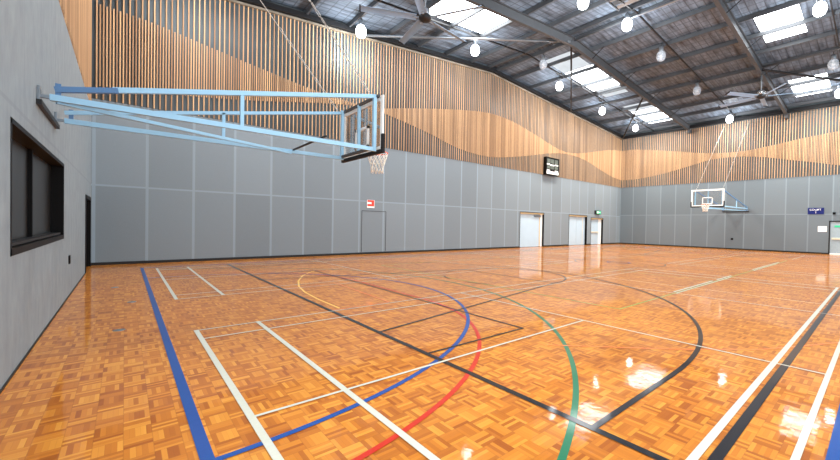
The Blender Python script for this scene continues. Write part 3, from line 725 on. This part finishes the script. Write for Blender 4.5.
# ------------------------------------------------------------------ hoops
def hoop(s, label_rig, far=False):
    """s=1: near hoop hung from the left wall; s=-1: mirrored at the far end"""
    f = (lambda x: x) if s == 1 else MX
    wx = XW+.02 if s == 1 else XE-.02
    g = lambda x: f(x)
    root = empty('basketball_hoop', (wx, YC, 2.9))
    ya, yb = 6.9, 8.42; B = 3.785
    W0 = (XW if s == 1 else MX(XE))+.1          # wall end of the arms, in near-hoop coordinates
    ztop = 3.08
    # arms
    post = W0+(3.62-W0)*.475
    if s == 1:
        MB().bar((g(W0+.04), ya, 3.062), (g(-.07), ya, 3.19), .064, .066).build('arm_sleeve', M['bluedk'], root)
        MB().bar((g(-.12), ya, 3.185), (g(3.66), ya, 4.02), .06, .07).build('top_arm', M['blue'], root)
    else:
        MB().bar((g(W0), ya, 3.16), (g(3.66), ya, 4.02), .05, .07).build('top_arm', M['bluedk'], root)
    MB().bar((g(W0), yb, 3.08 if s == 1 else 3.16), (g(3.62), yb, 3.99), .05, .06).build('top_arm', M['blue'] if s == 1 else M['bluedk'], root)
    for y in (ya, yb): MB().bar((g(W0), y, 2.96 if s == 1 else 3.08), (g(3.66), y, 2.97), .055, .075).build('bottom_arm', M['blue'], root)
    MB().bar((g(W0+.05), ya+.06, 2.93), (g(2.55), yb-.05, 2.93), .045, .05).build('diagonal_arm', M['blue'], root)
    tz = 3.08+(3.99-3.08)*.475
    for y in (ya, yb): MB().bar((g(post), y, 2.97), (g(post), y, tz), .05, .05).build('post', M['blue'], root)
    if s == 1: MB().bar((g(2.6), yb-.03, 3.0), (g(2.72), ya+.05, 3.08), .03, .03).build('latch_bar', M['dark'], root)
    else: MB().bar((g(3.4), ya+.05, 2.96), (g(3.4), yb-.05, 2.96), .04, .04).build('cross_bar', M['blue'], root)
    # wall bracket
    w0 = g(W0-.10); w1 = g(W0-.055)
    MB().box((min(w0, w1), ya-.1, 2.84), (max(w0, w1), yb+.1, 2.90)).build('wall_bracket', M['dark'], root)
    for y in (ya, yb):
        a, c = sorted((g(W0-.1), g(W0-.075)))
        MB().box((a, y-.055, 2.9), (c, y+.055, 3.07)).build('hinge_plate', M['zinc'], root, .004)
        MB().bar((g(W0-.08), y, 2.96), (g(W0+.02), y, 2.96), .04, .04).build('hinge_lug', M['zinc'], root)
        MB().bar((g(W0+.07), y, 2.93), (g(W0+.07), y, 3.14), .05, .04).build('arm_lug', M['bluedk'], root)
    # frame behind the board
    for y in (ya, yb): MB().bar((g(3.66), y, 2.93), (g(3.66), y, 4.05), .065, .065).build('board_frame_post', M['blue'], root)
    MB().bar((g(3.70), 6.8, 4.02), (g(3.70), 8.6, 4.02), .045, .05).build('cross_rail', M['steel'], root)
    MB().bar((g(3.66), ya, 3.0), (g(3.66), yb, 3.0), .05, .05).build('cross_rail', M['steel'], root)
    MB().bar((g(3.70), YC, 2.98), (g(3.70), YC, 4.02), .06, .05).build('centre_post', M['blue'], root)
    # board
    y0, y1, z0, z1 = 6.76, 8.62, 2.95, 4.05
    a, c = sorted((g(B-.012), g(B+.0)))
    bd = MB().box((a, y0, z0), (c, y1, z1)).build('backboard', M['glass'], root)
    mb = MB(); a, c = sorted((g(B-.02), g(B+.008))); t = .095
    mb.box((a, y0, z1-t), (c, y1, z1)); mb.box((a, y0, z0), (c, y1, z0+t)); mb.box((a, y0, z0+t), (c, y0+t, z1-t)); mb.box((a, y1-t, z0+t), (c, y1, z1-t))
    mb.build('border', M['white'], bd).location = (0, 0, 0)
    mb = MB(); yl, yr, zl, zh = YC+.02-.3, YC+.02+.3, z0+.15, z0+.6; t = .055
    mb.box((a, yl, zh-t), (c, yr, zh)); mb.box((a, yl, zl), (c, yr, zl+t)); mb.box((a, yl, zl), (c, yl+t, zh)); mb.box((a, yr-t, zl), (c, yr, zh))
    mb.build('target_square', M['white'], bd).location = (0, 0, 0)
    a, c = sorted((g(B-.04), g(B+.03)))
    MB().box((a, y0-.03, z0-.05), (c, y1+.03, z0+.03)).box((a, y0-.03, z0+.03), (c, y0+.04, z0+.33)).box((a, y1-.04, z0+.03), (c, y1+.03, z0+.33)).build('padding', M['rubber'], bd, .01).location = (0, 0, 0)
    # rim and net
    cx, rz, R = B+.15+.225, 3.07, .225; cy = YC+.02
    rim = MB(); rim.tube([(g(cx+R*math.cos(k*PI/16)), cy+R*math.sin(k*PI/16), rz) for k in range(32)], .011, 8, True)
    for dy in (-.07, .07): rim.bar((g(B), cy+dy, rz-.01), (g(cx-R*.93), cy+dy*.9, rz), .02, .02)
    a, c = sorted((g(B+.001), g(B+.03))); rim.box((a, cy-.12, rz-.09), (c, cy+.12, rz+.04))
    rim.build('rim', M['orange'], root)
    net = MB(); nn = 12; rows = [(.225, 0), (.205, -.09), (.175, -.18), (.145, -.27), (.13, -.36), (.135, -.44)]
    for k in range(nn):
        for sg in (-1, 1):
            pts = []
            for i, (r, dz) in enumerate(rows):
                an = 2*PI*(k+sg*i*.5)/nn; pts.append((g(cx)+r*math.cos(an), cy+r*math.sin(an), rz-.012+dz))
            net.tube(pts, .0062 if s == 1 else .011, 5)
    net.build('net', M['net'], root)
    tag(root, label_rig, 'basketball hoop', 'wall-hung basketball hoops')
    # hanging chains up to the top of the end wall
    for (y, zt, lb) in ((yb, 3.99, 'farther'), (ya, 4.02, 'nearer')):
        p = Vector((g(3.55), y, zt+.04)); q = Vector((g(W0+.15), y+.0, 8.7 if s == 1 else 9.55)); mb = MB()
        n = 46; dd = (q-p)/n
        for i in range(n):
            u = p+dd*(i+.5); side = dd.cross(Vector((0, 1, 0))).normalized() if i % 2 else Vector((0, 1, 0))
            if i < 14 or s == -1:
                L_ = dd*.62; ww = side*(.018 if s == 1 else .024)
                mb.tube([u-L_+ww*.4, u-L_*.5+ww, u+L_*.5+ww, u+L_-ww*.0, u+L_*.5-ww, u-L_*.5-ww], .0055 if s == 1 else .0045, 5, True)
        if s == 1: mb.tube([p+dd*14, q], .007, 6)
        ch = mb.build('hoop_chain', M['chain'])
        tag(ch, ('%s steel chain and wire holding up the near hoop frame' if s == 1 else '%s steel chain holding up the distant hoop') % lb, 'chain', 'hoop chains')
hoop(1, 'large pale blue framed basketball hoop hung from the left wall in the foreground')
hoop(-1, 'distant basketball hoop with glass backboard mounted on the far end wall')

# ------------------------------------------------------------------ light
w = bpy.data.worlds.new('world'); bpy.context.scene.world = w; w.use_nodes = True
bg = w.node_tree.nodes['Background']; bg.inputs[0].default_value = (.88, .95, 1, 1); bg.inputs[1].default_value = 1.15

# ------------------------------------------------------------------ camera (solved from the court lines)
F, YAW, PIT, ROL, H, CXP = 378.31, .74104, -.01421, .01895, 1.5058, 470.72
cd = bpy.data.cameras.new('camera'); cam = bpy.data.objects.new('camera', cd); C.objects.link(cam)
fw = Vector((math.sin(YAW)*math.cos(PIT), math.cos(YAW)*math.cos(PIT), math.sin(PIT)))
r = Vector((math.cos(YAW), -math.sin(YAW), 0)); u = r.cross(fw)
r2 = r*math.cos(ROL)+u*math.sin(ROL); u2 = -r*math.sin(ROL)+u*math.cos(ROL)
m = Matrix(((r2.x, u2.x, -fw.x, 0), (r2.y, u2.y, -fw.y, 0), (r2.z, u2.z, -fw.z, H), (0, 0, 0, 1)))
cam.matrix_world = m
cd.sensor_width = 36; cd.lens = F*36/840; cd.shift_x = (420-CXP)/840; cd.clip_start = .05; cd.clip_end = 200
sc = bpy.context.scene; sc.camera = cam
sc.view_settings.view_transform = 'Standard'; sc.view_settings.look = 'None'; sc.view_settings.exposure = 0
sc.cycles.use_denoising = True; sc.cycles.max_bounces = 8; sc.cycles.sample_clamp_indirect = 6
